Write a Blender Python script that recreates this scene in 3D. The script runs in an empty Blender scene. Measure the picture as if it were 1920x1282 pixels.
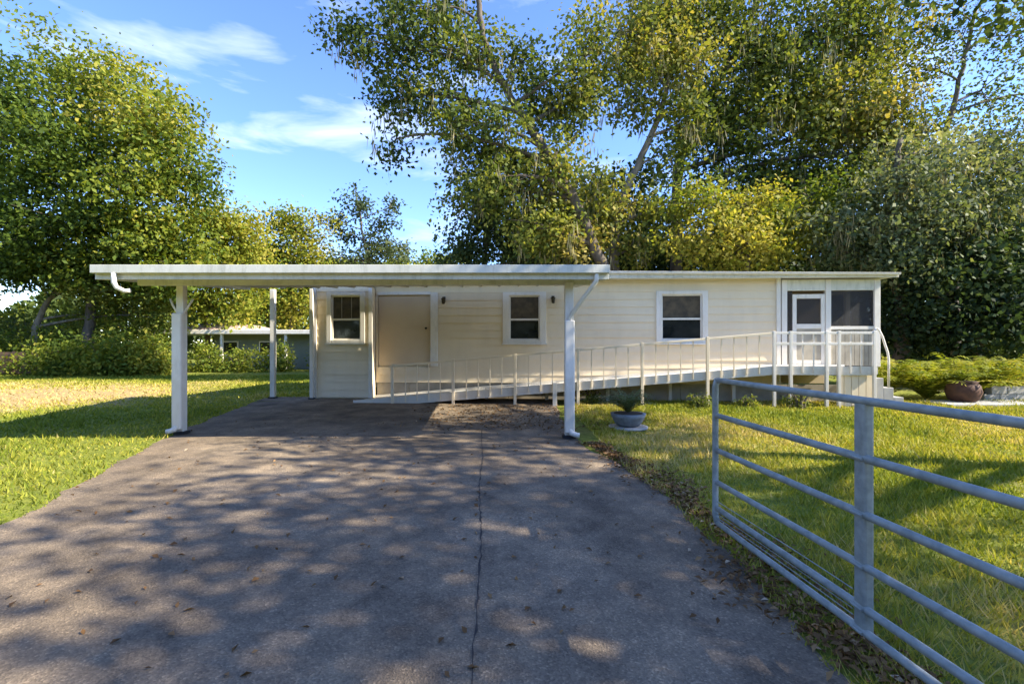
import bpy, math, random
import numpy as np
from math import radians as R
random.seed(7)
rng = np.random.default_rng(7)
sc = bpy.context.scene
col = sc.collection

# ------------------------------------------------------------------ camera, sky, sun, exposure
CAM_Z, F, CX, HY = 1.4, 907.0, 960.0, 650.0
cam_d = bpy.data.cameras.new('camera')
cam = bpy.data.objects.new('camera', cam_d); col.objects.link(cam)
cam.location = (0, 0, CAM_Z); cam.rotation_euler = (R(90), 0, 0)
cam_d.sensor_width = 36; cam_d.lens = F/1920*36
cam_d.shift_y = (HY-641)/1920
cam_d.clip_start = .05; cam_d.clip_end = 2000
sc.camera = cam

SUN_EL, SUN_AZ = 39.0, 12.0            # elevation; degrees towards the camera side from due right (+X)
SKY_STRENGTH, SUN_STRENGTH, EXPOSURE = .15, 4.6, 1.6
e, a = R(SUN_EL), R(SUN_AZ)
to_sun = (math.cos(e)*math.cos(a), -math.cos(e)*math.sin(a), math.sin(e))
world = bpy.data.worlds.new('World'); sc.world = world; world.use_nodes = True
wn, wl = world.node_tree.nodes, world.node_tree.links
wn.clear()
sky = wn.new('ShaderNodeTexSky'); sky.sky_type = 'NISHITA'; sky.sun_disc = False
sky.sun_elevation = e; sky.sun_rotation = math.atan2(to_sun[0], to_sun[1])
sky.air_density = 1.0; sky.dust_density = .25; sky.ozone_density = 3.5; sky.altitude = 900
tc = wn.new('ShaderNodeTexCoord'); mp = wn.new('ShaderNodeMapping')
mp.inputs['Scale'].default_value = (1.6, 1.6, 7.0); mp.inputs['Location'].default_value = (.35, .2, .4)
cn = wn.new('ShaderNodeTexNoise'); cn.inputs['Scale'].default_value = 1.9; cn.inputs['Detail'].default_value = 6
cn.inputs['Roughness'].default_value = .55; cn.inputs['Distortion'].default_value = .35
cr = wn.new('ShaderNodeValToRGB'); cr.color_ramp.elements[0].position = .545; cr.color_ramp.elements[1].position = .8
cr.color_ramp.elements[1].color = (.8, .8, .8, 1)
mx = wn.new('ShaderNodeMix'); mx.data_type = 'RGBA'
mx.inputs['B'].default_value = (3.6, 3.9, 4.3, 1)
hs = wn.new('ShaderNodeHueSaturation'); hs.inputs['Saturation'].default_value = 1.12; hs.inputs['Value'].default_value = 1.0; hs.inputs['Hue'].default_value = .512
bg = wn.new('ShaderNodeBackground'); bg.inputs['Strength'].default_value = SKY_STRENGTH
out = wn.new('ShaderNodeOutputWorld')
wl.new(tc.outputs['Generated'], mp.inputs['Vector']); wl.new(mp.outputs[0], cn.inputs['Vector'])
wl.new(cn.outputs['Fac'], cr.inputs[0]); wl.new(cr.outputs[0], mx.inputs['Factor'])
wl.new(sky.outputs[0], hs.inputs['Color']); wl.new(hs.outputs[0], mx.inputs['A'])
wl.new(mx.outputs['Result'], bg.inputs['Color']); wl.new(bg.outputs[0], out.inputs[0])

sun_d = bpy.data.lights.new('sun', 'SUN'); sun_d.energy = SUN_STRENGTH; sun_d.angle = R(.55); sun_d.color = (1, .91, .74)
sun = bpy.data.objects.new('sun', sun_d); col.objects.link(sun); sun.location = (30, -5, 30)
from mathutils import Vector
sun.rotation_euler = Vector(to_sun).to_track_quat('Z', 'Y').to_euler()
sc.view_settings.view_transform = 'Standard'; sc.view_settings.look = 'None'
sc.view_settings.gamma = 1; sc.view_settings.use_curve_mapping = False
sc.view_settings.exposure = EXPOSURE
sc.cycles.max_bounces = 6; sc.cycles.diffuse_bounces = 3; sc.cycles.glossy_bounces = 2; sc.cycles.transmission_bounces = 4; sc.cycles.transparent_max_bounces = 16
sc.cycles.use_denoising = True

# ------------------------------------------------------------------ materials
def new_mat(name):
    m = bpy.data.materials.new(name); m.use_nodes = True
    n = m.node_tree.nodes; l = m.node_tree.links
    return m, n, l, n['Principled BSDF']

def noise(n, l, scale, detail=4, rough=.55, vec=None, stretch=None):
    t = n.new('ShaderNodeTexNoise'); t.inputs['Scale'].default_value = scale
    t.inputs['Detail'].default_value = detail; t.inputs['Roughness'].default_value = rough
    g = n.new('ShaderNodeNewGeometry'); v = g.outputs['Position']
    if stretch:
        mpp = n.new('ShaderNodeMapping'); mpp.inputs['Scale'].default_value = stretch
        l.new(v, mpp.inputs['Vector']); v = mpp.outputs[0]
    l.new(v, t.inputs['Vector'])
    return t

def ramp(n, l, src, stops):
    r = n.new('ShaderNodeValToRGB'); el = r.color_ramp.elements
    while len(el) < len(stops): el.new(.5)
    for q, (p, c) in zip(el, stops): q.position = p; q.color = (*c, 1)
    l.new(src, r.inputs[0]); return r

def mixc(n, l, fac, a_, b_, mode='MIX'):
    m = n.new('ShaderNodeMix'); m.data_type = 'RGBA'; m.blend_type = mode
    for sock, v in (('Factor', fac), ('A', a_), ('B', b_)):
        if hasattr(v, 'is_linked'): l.new(v, m.inputs[sock])
        elif sock == 'Factor': m.inputs[sock].default_value = v
        else: m.inputs[sock].default_value = (*v, 1)
    return m.outputs['Result']

def plain(name, c1, c2=None, scale=3, rough=.6, metal=0, bump=0, bscale=60, stretch=None, spec=.4):
    m, n, l, b = new_mat(name)
    if c2 is None: c2 = tuple(x*.8 for x in c1)
    t = noise(n, l, scale, stretch=stretch)
    r = ramp(n, l, t.outputs['Fac'], [(.32, c2), (.62, c1)])
    l.new(r.outputs[0], b.inputs['Base Color'])
    b.inputs['Roughness'].default_value = rough; b.inputs['Metallic'].default_value = metal
    b.inputs['Specular IOR Level'].default_value = spec
    if bump:
        t2 = noise(n, l, bscale); bp = n.new('ShaderNodeBump'); bp.inputs['Strength'].default_value = bump
        bp.inputs['Distance'].default_value = .01
        l.new(t2.outputs['Fac'], bp.inputs['Height']); l.new(bp.outputs[0], b.inputs['Normal'])
    return m

def leaf_mat(name, stops, trans=.35, rough=.62):
    m, n, l, b = new_mat(name)
    at = n.new('ShaderNodeAttribute'); at.attribute_name = 'tint'
    r = ramp(n, l, at.outputs['Fac'], stops)
    l.new(r.outputs[0], b.inputs['Base Color']); b.inputs['Roughness'].default_value = rough
    b.inputs['Specular IOR Level'].default_value = .14
    tr = n.new('ShaderNodeBsdfTranslucent')
    br = mixc(n, l, 1.0, r.outputs[0], (1.5, 1.45, .6), 'MULTIPLY'); l.new(br, tr.inputs['Color'])
    ms = n.new('ShaderNodeMixShader'); ms.inputs[0].default_value = trans
    l.new(b.outputs[0], ms.inputs[1]); l.new(tr.outputs[0], ms.inputs[2])
    l.new(ms.outputs[0], n['Material Output'].inputs['Surface'])
    return m

M = {}
M['cream'] = plain('cream_siding', (.70, .61, .46), (.62, .54, .41), 1.4, .55, bump=.08, bscale=90)
M['tan'] = plain('tan_paint', (.66, .53, .36), (.60, .47, .32), 1.2, .6)
M['white'] = plain('white_paint', (.80, .79, .74), (.68, .67, .62), 4, .45)
M['fascia'] = plain('weathered_white_metal', (.70, .70, .62), (.52, .54, .46), 2.2, .5, stretch=(1, 1, 3))
M['soffit'] = plain('pan_metal', (.50, .50, .44), (.40, .40, .35), 2, .55)
M['skirt'] = plain('skirting_vinyl', (.46, .41, .32), (.30, .27, .21), 2.5, .6)
M['ramp'] = plain('painted_ramp_wood', (.62, .60, .55), (.46, .44, .40), 5, .65, bump=.15)
def weathered(name, c1, c2, dirt, stretch, scale, amount, rough=.55, base_z=None):
    m, n, l, b = new_mat(name)
    t = noise(n, l, 1.3, 4); r = ramp(n, l, t.outputs['Fac'], [(.32, c2), (.62, c1)])
    t2 = noise(n, l, scale, 6, .65, stretch=stretch)
    f = ramp(n, l, t2.outputs['Fac'], [(.48, (0, 0, 0)), (.78, (amount,)*3)])
    c = mixc(n, l, f.outputs[0], r.outputs[0], dirt)
    if base_z is not None:      # mildew splashed up from the ground, with a ragged edge
        g = n.new('ShaderNodeNewGeometry'); sx = n.new('ShaderNodeSeparateXYZ'); l.new(g.outputs['Position'], sx.inputs[0])
        t3 = noise(n, l, 5, 5, .7); ma = n.new('ShaderNodeMath'); ma.operation = 'MULTIPLY_ADD'; ma.inputs[1].default_value = -1.4
        l.new(t3.outputs['Fac'], ma.inputs[0]); l.new(sx.outputs['Z'], ma.inputs[2])
        f3 = ramp(n, l, ma.outputs[0], [(0, (.4, .4, .4)), (.3, (0, 0, 0))]); c = mixc(n, l, f3.outputs[0], c, dirt)
    l.new(c, b.inputs['Base Color']); b.inputs['Roughness'].default_value = rough; b.inputs['Specular IOR Level'].default_value = .35
    return m
M['cream'] = weathered('cream_siding', (.84, .71, .50), (.78, .65, .45), (.50, .43, .30), (2.5, 2.5, .5), 1.6, .2, .6)
M['fascia'] = weathered('weathered_white_metal', (.74, .72, .62), (.62, .61, .52), (.36, .37, .29), (3, 3, .8), 3.0, .7)
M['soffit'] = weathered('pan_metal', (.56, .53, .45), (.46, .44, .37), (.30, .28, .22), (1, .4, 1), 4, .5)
M['white'] = weathered('white_paint', (.84, .79, .70), (.76, .71, .62), (.52, .47, .36), (2, 2, .5), 4.5, .5, .45, .12)
M['galv'] = weathered('galvanised_steel', (.35, .33, .265), (.23, .22, .18), (.12, .10, .07), (1, 1, 1), 9, .8, .5)
M['dark'] = plain('dark_void', (.03, .028, .025), (.02, .02, .02), 3, .8)
M['black'] = plain('black_rubber', (.02, .02, .022), None, 8, .6)
M['galv'] = plain('galvanised_steel', (.36, .38, .35), (.22, .245, .225), 14, .55, .15, bump=.05)
M['bark'] = plain('oak_bark', (.13, .105, .08), (.06, .05, .038), 5, .9, bump=.8, bscale=14, stretch=(1, 1, .35))
M['bark_pale'] = plain('pale_bark', (.22, .19, .145), (.12, .10, .08), 5, .9, bump=.8, bscale=14, stretch=(1, 1, .35))
M['concrete'] = plain('grey_concrete', (.42, .41, .38), (.32, .31, .28), 3, .85, bump=.3)
M['stone'] = plain('grey_pot_stone', (.26, .28, .29), (.16, .17, .18), 9, .8, bump=.3)
M['clay'] = plain('brown_clay', (.10, .045, .024), (.06, .028, .016), 8, .7, bump=.2)
M['soil'] = plain('soil', (.07, .05, .035), (.04, .03, .02), 20, .95, bump=.5)
M['fence'] = plain('brown_fence_wood', (.17, .105, .065), (.10, .06, .04), 4, .85, bump=.4, stretch=(.3, 1, 4))
M['roofmetal'] = plain('roof_sheet', (.62, .62, .58), (.5, .5, .46), 2, .5)
M['nb_wall'] = plain('grey_green_wall', (.20, .23, .19), (.15, .18, .15), 1, .7)
M['nb_roof'] = plain('pinkish_shingle', (.55, .42, .35), (.45, .34, .29), 3, .8)
M['brass'] = plain('dark_bronze', (.06, .05, .035), None, 9, .4, .7)

def glass_mat():
    m, n, l, b = new_mat('window_glass')
    t = noise(n, l, 2.0, 2)
    r = ramp(n, l, t.outputs['Fac'], [(.35, (.012, .014, .015)), (.7, (.035, .038, .035))])
    l.new(r.outputs[0], b.inputs['Base Color']); b.inputs['Roughness'].default_value = .06
    b.inputs['Specular IOR Level'].default_value = .6
    return m
M['glass'] = glass_mat()
M['blind'] = plain('window_blind', (.11, .085, .05), (.05, .04, .028), 6, .7)
def screen_mat():
    m, n, l, b = new_mat('insect_screen')
    b.inputs['Base Color'].default_value = (.035, .033, .034, 1); b.inputs['Roughness'].default_value = .7
    tr = n.new('ShaderNodeBsdfTransparent'); ms = n.new('ShaderNodeMixShader'); ms.inputs[0].default_value = .42
    l.new(b.outputs[0], ms.inputs[1]); l.new(tr.outputs[0], ms.inputs[2]); l.new(ms.outputs[0], n['Material Output'].inputs['Surface'])
    return m
M['screen'] = screen_mat()

def asphalt_mat():
    m, n, l, b = new_mat('old_asphalt')
    big = noise(n, l, .5, 5, .6)
    c = ramp(n, l, big.outputs['Fac'], [(.3, (.145, .110, .075)), (.5, (.200, .155, .108)), (.7, (.262, .208, .148))]).outputs[0]
    mid = noise(n, l, 2.2, 9, .72, stretch=(1, .8, 1))
    c = mixc(n, l, 1.0, c, ramp(n, l, mid.outputs['Fac'], [(.36, (.62, .62, .63)), (.5, (.98, .98, .98)), (.64, (1.42, 1.38, 1.3))]).outputs[0], 'MULTIPLY')
    # oil stains and worn wheel tracks
    st = noise(n, l, .9, 3, .5); c = mixc(n, l, ramp(n, l, st.outputs['Fac'], [(.62, (0, 0, 0)), (.72, (.55, .55, .55))]).outputs[0], c, (.06, .052, .045))
    v = n.new('ShaderNodeTexVoronoi'); v.inputs['Scale'].default_value = 105
    g = n.new('ShaderNodeNewGeometry'); l.new(g.outputs['Position'], v.inputs['Vector'])
    sp = n.new('ShaderNodeSeparateColor'); l.new(v.outputs['Color'], sp.inputs[0])
    c = mixc(n, l, 1.0, c, ramp(n, l, sp.outputs[0], [(0, (.7, .7, .7)), (.55, (.95, .95, .95)), (.88, (1.08, 1.08, 1.07)), (1, (1.5, 1.47, 1.4))]).outputs[0], 'MULTIPLY')
    l.new(c, b.inputs['Base Color']); b.inputs['Roughness'].default_value = .9
    b.inputs['Specular IOR Level'].default_value = .2
    bp = n.new('ShaderNodeBump'); bp.inputs['Strength'].default_value = .6; bp.inputs['Distance'].default_value = .007
    l.new(v.outputs['Distance'], bp.inputs['Height']); l.new(bp.outputs[0], b.inputs['Normal'])
    return m
M['asphalt'] = asphalt_mat()
M['crack'] = plain('crack_dirt', (.035, .03, .026), (.055, .045, .038), 9, .95)

def lawn_mat():
    m, n, l, b = new_mat('lawn_soil')
    t1 = noise(n, l, .35, 4, .6); t2 = noise(n, l, 9, 5, .7)
    green = ramp(n, l, t2.outputs['Fac'], [(.3, (.08, .11, .018)), (.55, (.19, .21, .035)), (.75, (.32, .30, .06))])
    dry = ramp(n, l, t2.outputs['Fac'], [(.3, (.26, .18, .085)), (.7, (.40, .30, .14))])
    f = ramp(n, l, t1.outputs['Fac'], [(.50, (0, 0, 0)), (.72, (.6, .6, .6))])
    c = mixc(n, l, f.outputs[0], green.outputs[0], dry.outputs[0])
    # the worn sandy patch on the far left lawn
    g = n.new('ShaderNodeNewGeometry'); mpp = n.new('ShaderNodeMapping'); mpp.vector_type = 'POINT'
    mpp.inputs['Location'].default_value = (15.5/7.5, -13.8/5.2, 0); mpp.inputs['Scale'].default_value = (1/7.5, 1/5.2, 0)
    l.new(g.outputs['Position'], mpp.inputs['Vector'])
    ln = n.new('ShaderNodeVectorMath'); ln.operation = 'LENGTH'; l.new(mpp.outputs[0], ln.inputs[0])
    ad = n.new('ShaderNodeMath'); ad.operation = 'ADD'; t3 = noise(n, l, .8, 4, .6)
    sb = n.new('ShaderNodeMath'); sb.operation = 'MULTIPLY_ADD'; sb.inputs[1].default_value = 1.1; sb.inputs[2].default_value = -.55
    l.new(t3.outputs['Fac'], sb.inputs[0]); l.new(ln.outputs['Value'], ad.inputs[0]); l.new(sb.outputs[0], ad.inputs[1])
    f2 = ramp(n, l, ad.outputs[0], [(.65, (.85, .85, .85)), (1.0, (0, 0, 0))])
    sand = ramp(n, l, t2.outputs['Fac'], [(.3, (.34, .22, .10)), (.7, (.48, .34, .17))])
    c = mixc(n, l, f2.outputs[0], c, sand.outputs[0])
    l.new(c, b.inputs['Base Color']); b.inputs['Roughness'].default_value = .95
    b.inputs['Specular IOR Level'].default_value = .1
    t4 = noise(n, l, 30, 4, .7); bp = n.new('ShaderNodeBump'); bp.inputs['Strength'].default_value = .8; bp.inputs['Distance'].default_value = .03
    l.new(t4.outputs['Fac'], bp.inputs['Height']); l.new(bp.outputs[0], b.inputs['Normal'])
    return m
M['lawn'] = lawn_mat()
M['grass'] = leaf_mat('grass_blades', [(0, (.06, .10, .012)), (.45, (.18, .22, .025)), (.8, (.37, .34, .05)), (1, (.52, .41, .17))], .3, .6)
M['oak_leaf'] = leaf_mat('oak_leaves', [(0, (0.028, 0.049, 0.015)), (.4, (0.084, 0.118, 0.026)), (.75, (0.198, 0.211, 0.038)), (1, (0.346, 0.282, 0.077))], .36)
M['bright_leaf'] = leaf_mat('bright_leaves', [(0, (.030, .055, .012)), (.4, (.10, .15, .022)), (.75, (.23, .25, .032)), (1, (.36, .31, .06))], .38)
M['dark_leaf'] = leaf_mat('dark_leaves', [(0, (0.016, 0.031, 0.014)), (.5, (0.049, 0.081, 0.031)), (.85, (0.124, 0.156, 0.055)), (1, (0.260, 0.260, 0.117))], .25)
M['grey_leaf'] = leaf_mat('grey_green_leaves', [(0, (0.022, 0.037, 0.018)), (.5, (0.069, 0.100, 0.045)), (.85, (0.188, 0.213, 0.106)), (1, (0.338, 0.338, 0.175))], .3)
M['moss'] = leaf_mat('tree_moss', [(0, (0.110, 0.110, 0.061)), (.5, (0.220, 0.204, 0.110)), (1, (0.352, 0.308, 0.187))], .3, .8)
M['dead_leaf'] = leaf_mat('fallen_leaf', [(0, (.09, .045, .018)), (.5, (.20, .11, .045)), (.85, (.34, .21, .10)), (1, (.55, .45, .32))], .1, .7)

# ------------------------------------------------------------------ helpers
def mesh_np(name, verts, faces, mat=None, tint=None, smooth=False):
    """verts (n,3); faces (m,k) with one k"""
    verts = np.asarray(verts, dtype=np.float32); faces = np.asarray(faces, dtype=np.int32)
    me = bpy.data.meshes.new(name)
    nf, k = faces.shape
    me.vertices.add(len(verts)); me.vertices.foreach_set('co', verts.ravel())
    me.loops.add(nf*k); me.loops.foreach_set('vertex_index', faces.ravel())
    me.polygons.add(nf)
    me.polygons.foreach_set('loop_start', np.arange(0, nf*k, k, dtype=np.int32))
    me.polygons.foreach_set('loop_total', np.full(nf, k, dtype=np.int32))
    if smooth: me.polygons.foreach_set('use_smooth', np.ones(nf, dtype=bool))
    if tint is not None:
        at = me.attributes.new('tint', 'FLOAT', 'POINT'); at.data.foreach_set('value', np.asarray(tint, dtype=np.float32))
    me.update(calc_edges=True); me.validate()
    if mat: me.materials.append(mat)
    return me

class MB:
    def __init__(s): s.v = []; s.f = []
    def add(s, vs, fs):
        o = len(s.v); s.v += [tuple(x) for x in vs]; s.f += [tuple(i+o for i in f) for f in fs]; return s
    def hexa(s, p):   # 8 points: 4 bottom ccw, 4 top ccw
        return s.add(p, [(3,2,1,0), (4,5,6,7), (0,1,5,4), (1,2,6,5), (2,3,7,6), (3,0,4,7)])
    def box(s, x0, x1, y0, y1, z0, z1, fn=None):
        p = [(x0,y0,z0), (x1,y0,z0), (x1,y1,z0), (x0,y1,z0), (x0,y0,z1), (x1,y0,z1), (x1,y1,z1), (x0,y1,z1)]
        if fn: p = [fn(*q) for q in p]
        return s.hexa(p)
    def tube(s, pts, radii, k=10, cap=True):
        pts = [Vector(p) for p in pts]; o = len(s.v)
        if not hasattr(radii, '__len__'): radii = [radii]*len(pts)
        ref = None
        for i, p in enumerate(pts):
            d = (pts[min(i+1, len(pts)-1)]-pts[max(i-1, 0)]).normalized()
            if ref is None: ref = d.orthogonal().normalized()
            n1 = (ref-d*ref.dot(d)).normalized(); ref = n1; n2 = d.cross(n1)
            for j in range(k):
                t = 2*math.pi*j/k
                s.v.append(tuple(p+(n1*math.cos(t)+n2*math.sin(t))*radii[i]))
        for i in range(len(pts)-1):
            for j in range(k):
                q = (j+1) % k
                s.f.append((o+i*k+j, o+i*k+q, o+(i+1)*k+q, o+(i+1)*k+j))
        if cap:
            s.f.append(tuple(o+j for j in range(k))[::-1]); s.f.append(tuple(o+(len(pts)-1)*k+j for j in range(k)))
        return s
    def lathe(s, c, prof, k=20):
        o = len(s.v)
        for (r, z) in prof:
            for j in range(k):
                t = 2*math.pi*j/k; s.v.append((c[0]+r*math.cos(t), c[1]+r*math.sin(t), c[2]+z))
        for i in range(len(prof)-1):
            for j in range(k):
                q = (j+1) % k; s.f.append((o+i*k+j, o+i*k+q, o+(i+1)*k+q, o+(i+1)*k+j))
        s.f.append(tuple(o+j for j in range(k))[::-1]); s.f.append(tuple(o+(len(prof)-1)*k+j for j in range(k)))
        return s
    def build(s, name, mat, parent=None, bevel=0, smooth=False):
        off = Vector((0,0,0)); q = parent
        while q is not None: off += q.location; q = q.parent
        me = bpy.data.meshes.new(name); me.from_pydata([tuple(Vector(v)-off) for v in s.v], [], s.f); me.update()
        me.materials.append(mat)
        if smooth:
            for p in me.polygons: p.use_smooth = True
        o = bpy.data.objects.new(name, me); col.objects.link(o); o.parent = parent
        if bevel:
            md = o.modifiers.new('bevel', 'BEVEL'); md.width = bevel; md.segments = 2; md.limit_method = 'ANGLE'
        return o

def tag(o, label=None, cat=None, group=None, kind=None):
    for k_, v in (('label', label), ('category', cat), ('group', group), ('kind', kind)):
        if v: o[k_] = v
    return o
def thing(name, loc, label, cat, group=None):
    o = bpy.data.objects.new(name, None); o.empty_display_size = .2; col.objects.link(o); o.location = loc
    return tag(o, label, cat, group)
def link(name, me, parent=None, loc=(0,0,0)):
    o = bpy.data.objects.new(name, me); col.objects.link(o); o.parent = parent; o.location = loc; return o
def W(px, py, Y): return Vector(((px-CX)/F*Y, Y, CAM_Z+(HY-py)/F*Y))

# the house stands turned 4 degrees: u runs along its front, v into its depth
HA = R(4); HC, HS, HY0 = math.cos(HA), math.sin(HA), 12.9
def H(u, v, z): return (u*HC+v*HS, HY0-u*HS+v*HC, z)
def U(px, v=0):
    k = (px-CX)/F; return (k*(HY0+v*HC)-v*HS)/(HC+k*HS)

# ------------------------------------------------------------------ ground, driveway, path
g = MB().add([(-300,-300,0), (300,-300,0), (300,500,0), (-300,500,0)], [(0,1,2,3)]).build('lawn_ground', M['lawn'])
tag(g, kind='structure')

def smooth_poly(pts, n=10):
    P = [np.array(p, float) for p in pts]; P = [2*P[0]-P[1]]+P+[2*P[-1]-P[-2]]; o = []
    for i in range(1, len(P)-2):
        for t in np.linspace(0, 1, n, endpoint=False):
            a0, a1, a2, a3 = P[i-1:i+3]
            o.append(.5*((2*a1)+(-a0+a2)*t+(2*a0-5*a1+4*a2-a3)*t*t+(-a0+3*a1-3*a2+a3)*t**3))
    o.append(P[-2]); return np.array(o)
left_edge = smooth_poly([(-3.1,-5), (-3.4,0), (-4.0,3.7), (-4.55,5.3), (-5.4,7.7), (-6.05,10.2), (-6.7,13.1)], 14)
right_edge = smooth_poly([(1.9,-5), (1.5,0), (1.43,2.3), (1.46,3.7), (1.36,5.3), (1.0,7.0), (.95,9), (1.1,12.2)], 14)
def resample(P, ys): return np.interp(ys, P[:,1], P[:,0])
ys = np.linspace(-5, 12.3, 180)
lx = resample(left_edge, ys)+.05*np.sin(ys*5.1)*rng.random(180)+rng.normal(0, .012, 180)
rx = resample(right_edge, ys)+.05*np.sin(ys*4.3+1)*rng.random(180)+rng.normal(0, .014, 180)
m = MB(); k = 9
vs = []
for i, y in enumerate(ys):
    for j in range(k): t = j/(k-1); vs.append((lx[i]*(1-t)+rx[i]*t, y, .022 if 0 < j < k-1 else .004))
m.add(vs, [(i*k+j, i*k+j+1, (i+1)*k+j+1, (i+1)*k+j) for i in range(len(ys)-1) for j in range(k-1)])
m.add([(lx[-1], 12.3, .022), (rx[-1], 12.3, .022), (1.2, 13.2, .022), (-6.75, 13.4, .022)], [(0,1,2,3)])
drive = m.build('driveway', M['asphalt']); tag(drive, kind='structure')
# long seam in the asphalt
m = MB(); cy = np.linspace(.5, 8.2, 130); cxv = -.04-.056*cy+.012*np.sin(cy*2.3)+rng.normal(0, .004, 130)
w = .002+.007*rng.random(130)**2
vs = []
for i in range(130): vs += [(cxv[i]-w[i], cy[i], .027), (cxv[i]+w[i], cy[i], .027)]
m.add(vs, [(2*i, 2*i+1, 2*i+3, 2*i+2) for i in range(129)]); m.build('seam', M['crack'], drive)
# concrete walk at the far right
m = MB().box(10.2, 19, 11.2, 12.2, 0, .06)
walk = m.build('concrete_path', M['concrete']); tag(walk, kind='structure')

# ------------------------------------------------------------------ mobile home
FL, WT = .9, 3.17       # floor height, wall top
home = thing('mobile_home', H(0, 0, 0), 'cream clapboard mobile home with screened porch behind the carport', 'house')
uL, uA, uB, uR = U(590, -.35), U(705, 0), U(1462, 0), U(1647, 0)
VU = -.35               # the utility room stands forward
win = [(U(622,VU), U(677,VU), VU, 'left'), (U(955), U(1012), 0, 'mid'), (U(1240), U(1316), 0, 'right')]
WZ0, WZ1 = 1.585, 2.76
dr0, dr1 = U(709), U(808)

def plank_mesh(segs, v, z0, z1):
    m = MB()
    for (a0, a1) in segs:
        p = [(a0, v-.029, z0), (a1, v-.029, z0), (a1, v, z0), (a0, v, z0), (a0, v-.008, z1), (a1, v-.008, z1), (a1, v, z1), (a0, v, z1)]
        m.hexa([H(*q) for q in p])
    return m
def siding(u0, u1, v, z0, z1, holes, step=.2):
    z = z0
    while z < z1-.02:
        zt = min(z+step, z1); segs = [(u0, u1)]
        for (h0, h1, hz0, hz1) in holes:
            if z < hz1-.01 and zt > hz0+.01:
                segs = [q for s in segs for q in ((s[0], min(s[1], h0)), (max(s[0], h1), s[1])) if q[1]-q[0] > .02]
        j = random.uniform(-.003, .003)
        for sg in segs: plank_mesh([sg], v+j, z, zt+.012).build('siding_plank', M['cream'], home)
        z += step
siding(uL, uA, VU, .06, 2.98, [(win[0][0], win[0][1], WZ0, WZ1)])
siding(uA+.004, uB, 0, .44, WT, [(dr0, dr1, FL, 2.8)]+[(w_[0], w_[1], WZ0, WZ1) for w_ in win[1:]])
# body behind the siding
m = MB(); m.box(uL+.02, uA-.01, VU+.06, -.03, .02, 2.98, H); m.build('utility_room_wall', M['cream'], home)
m = MB(); m.box(uL+.02, uB-.01, .06, 4.3, .3, WT, H); m.build('back_wall', M['cream'], home)
m = MB(); m.box(uB+.02, uR, 2.3, 4.3, .3, WT, H); m.build('porch_back_wall', M['tan'], home)
m = MB(); m.box(uB+.02, uR, .02, 2.28, FL-.2, FL, H); m.build('porch_floor', M['ramp'], home)
# corner boards
for (u_, v_, z0, z1) in ((uL-.03, VU-.055, .03, 2.98), (uA-.06, VU-.055, .05, 2.98), (uB-.10, -.06, .44, WT-.005)):
    m = MB(); m.box(u_, u_+.1, v_, v_+.032, z0, z1, H); m.build('corner_board', M['white'], home, .004)
# skirting panels
u = uA+.01
while u < uR-.1:
    u2 = min(u+.9, uR); m = MB(); m.box(u+.006, u2-.006, .03, .055, .0, .43, H); m.build('skirting_panel', M['skirt'], home); u = u2
# roof
m = MB()
p = [(uL-.25, VU-.18, 3.18), (uR+.28, -.25, 3.14), (uR+.28, 4.6, 3.14), (uL-.25, 4.6, 3.18), (uL-.25, VU-.18, 3.26), (uR+.28, -.25, 3.22), (uR+.28, 4.6, 3.26), (uL-.25, 4.6, 3.28)]
roof = m.hexa([H(*q) for q in p]).build('roof', M['roofmetal'], home)
m = MB(); p = [(uL-.27, VU-.21, 3.17), (uR+.3, -.28, 3.12), (uR+.3, -.252, 3.12), (uL-.27, VU-.182, 3.17), (uL-.27, VU-.21, 3.43), (uR+.3, -.28, 3.23), (uR+.3, -.252, 3.23), (uL-.27, VU-.182, 3.43)]
m.hexa([H(*q) for q in p]).build('fascia', M['fascia'], roof, .006)
m = MB(); p = [(uL-.27, VU-.28, 3.345), (uR+.3, -.35, 3.17), (uR+.3, -.284, 3.17), (uL-.27, VU-.214, 3.345), (uL-.27, VU-.30, 3.42), (uR+.3, -.37, 3.225), (uR+.3, -.284, 3.225), (uL-.27, VU-.214, 3.42)]
m.hexa([H(*q) for q in p]).build('gutter', M['white'], roof, .008)

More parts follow.
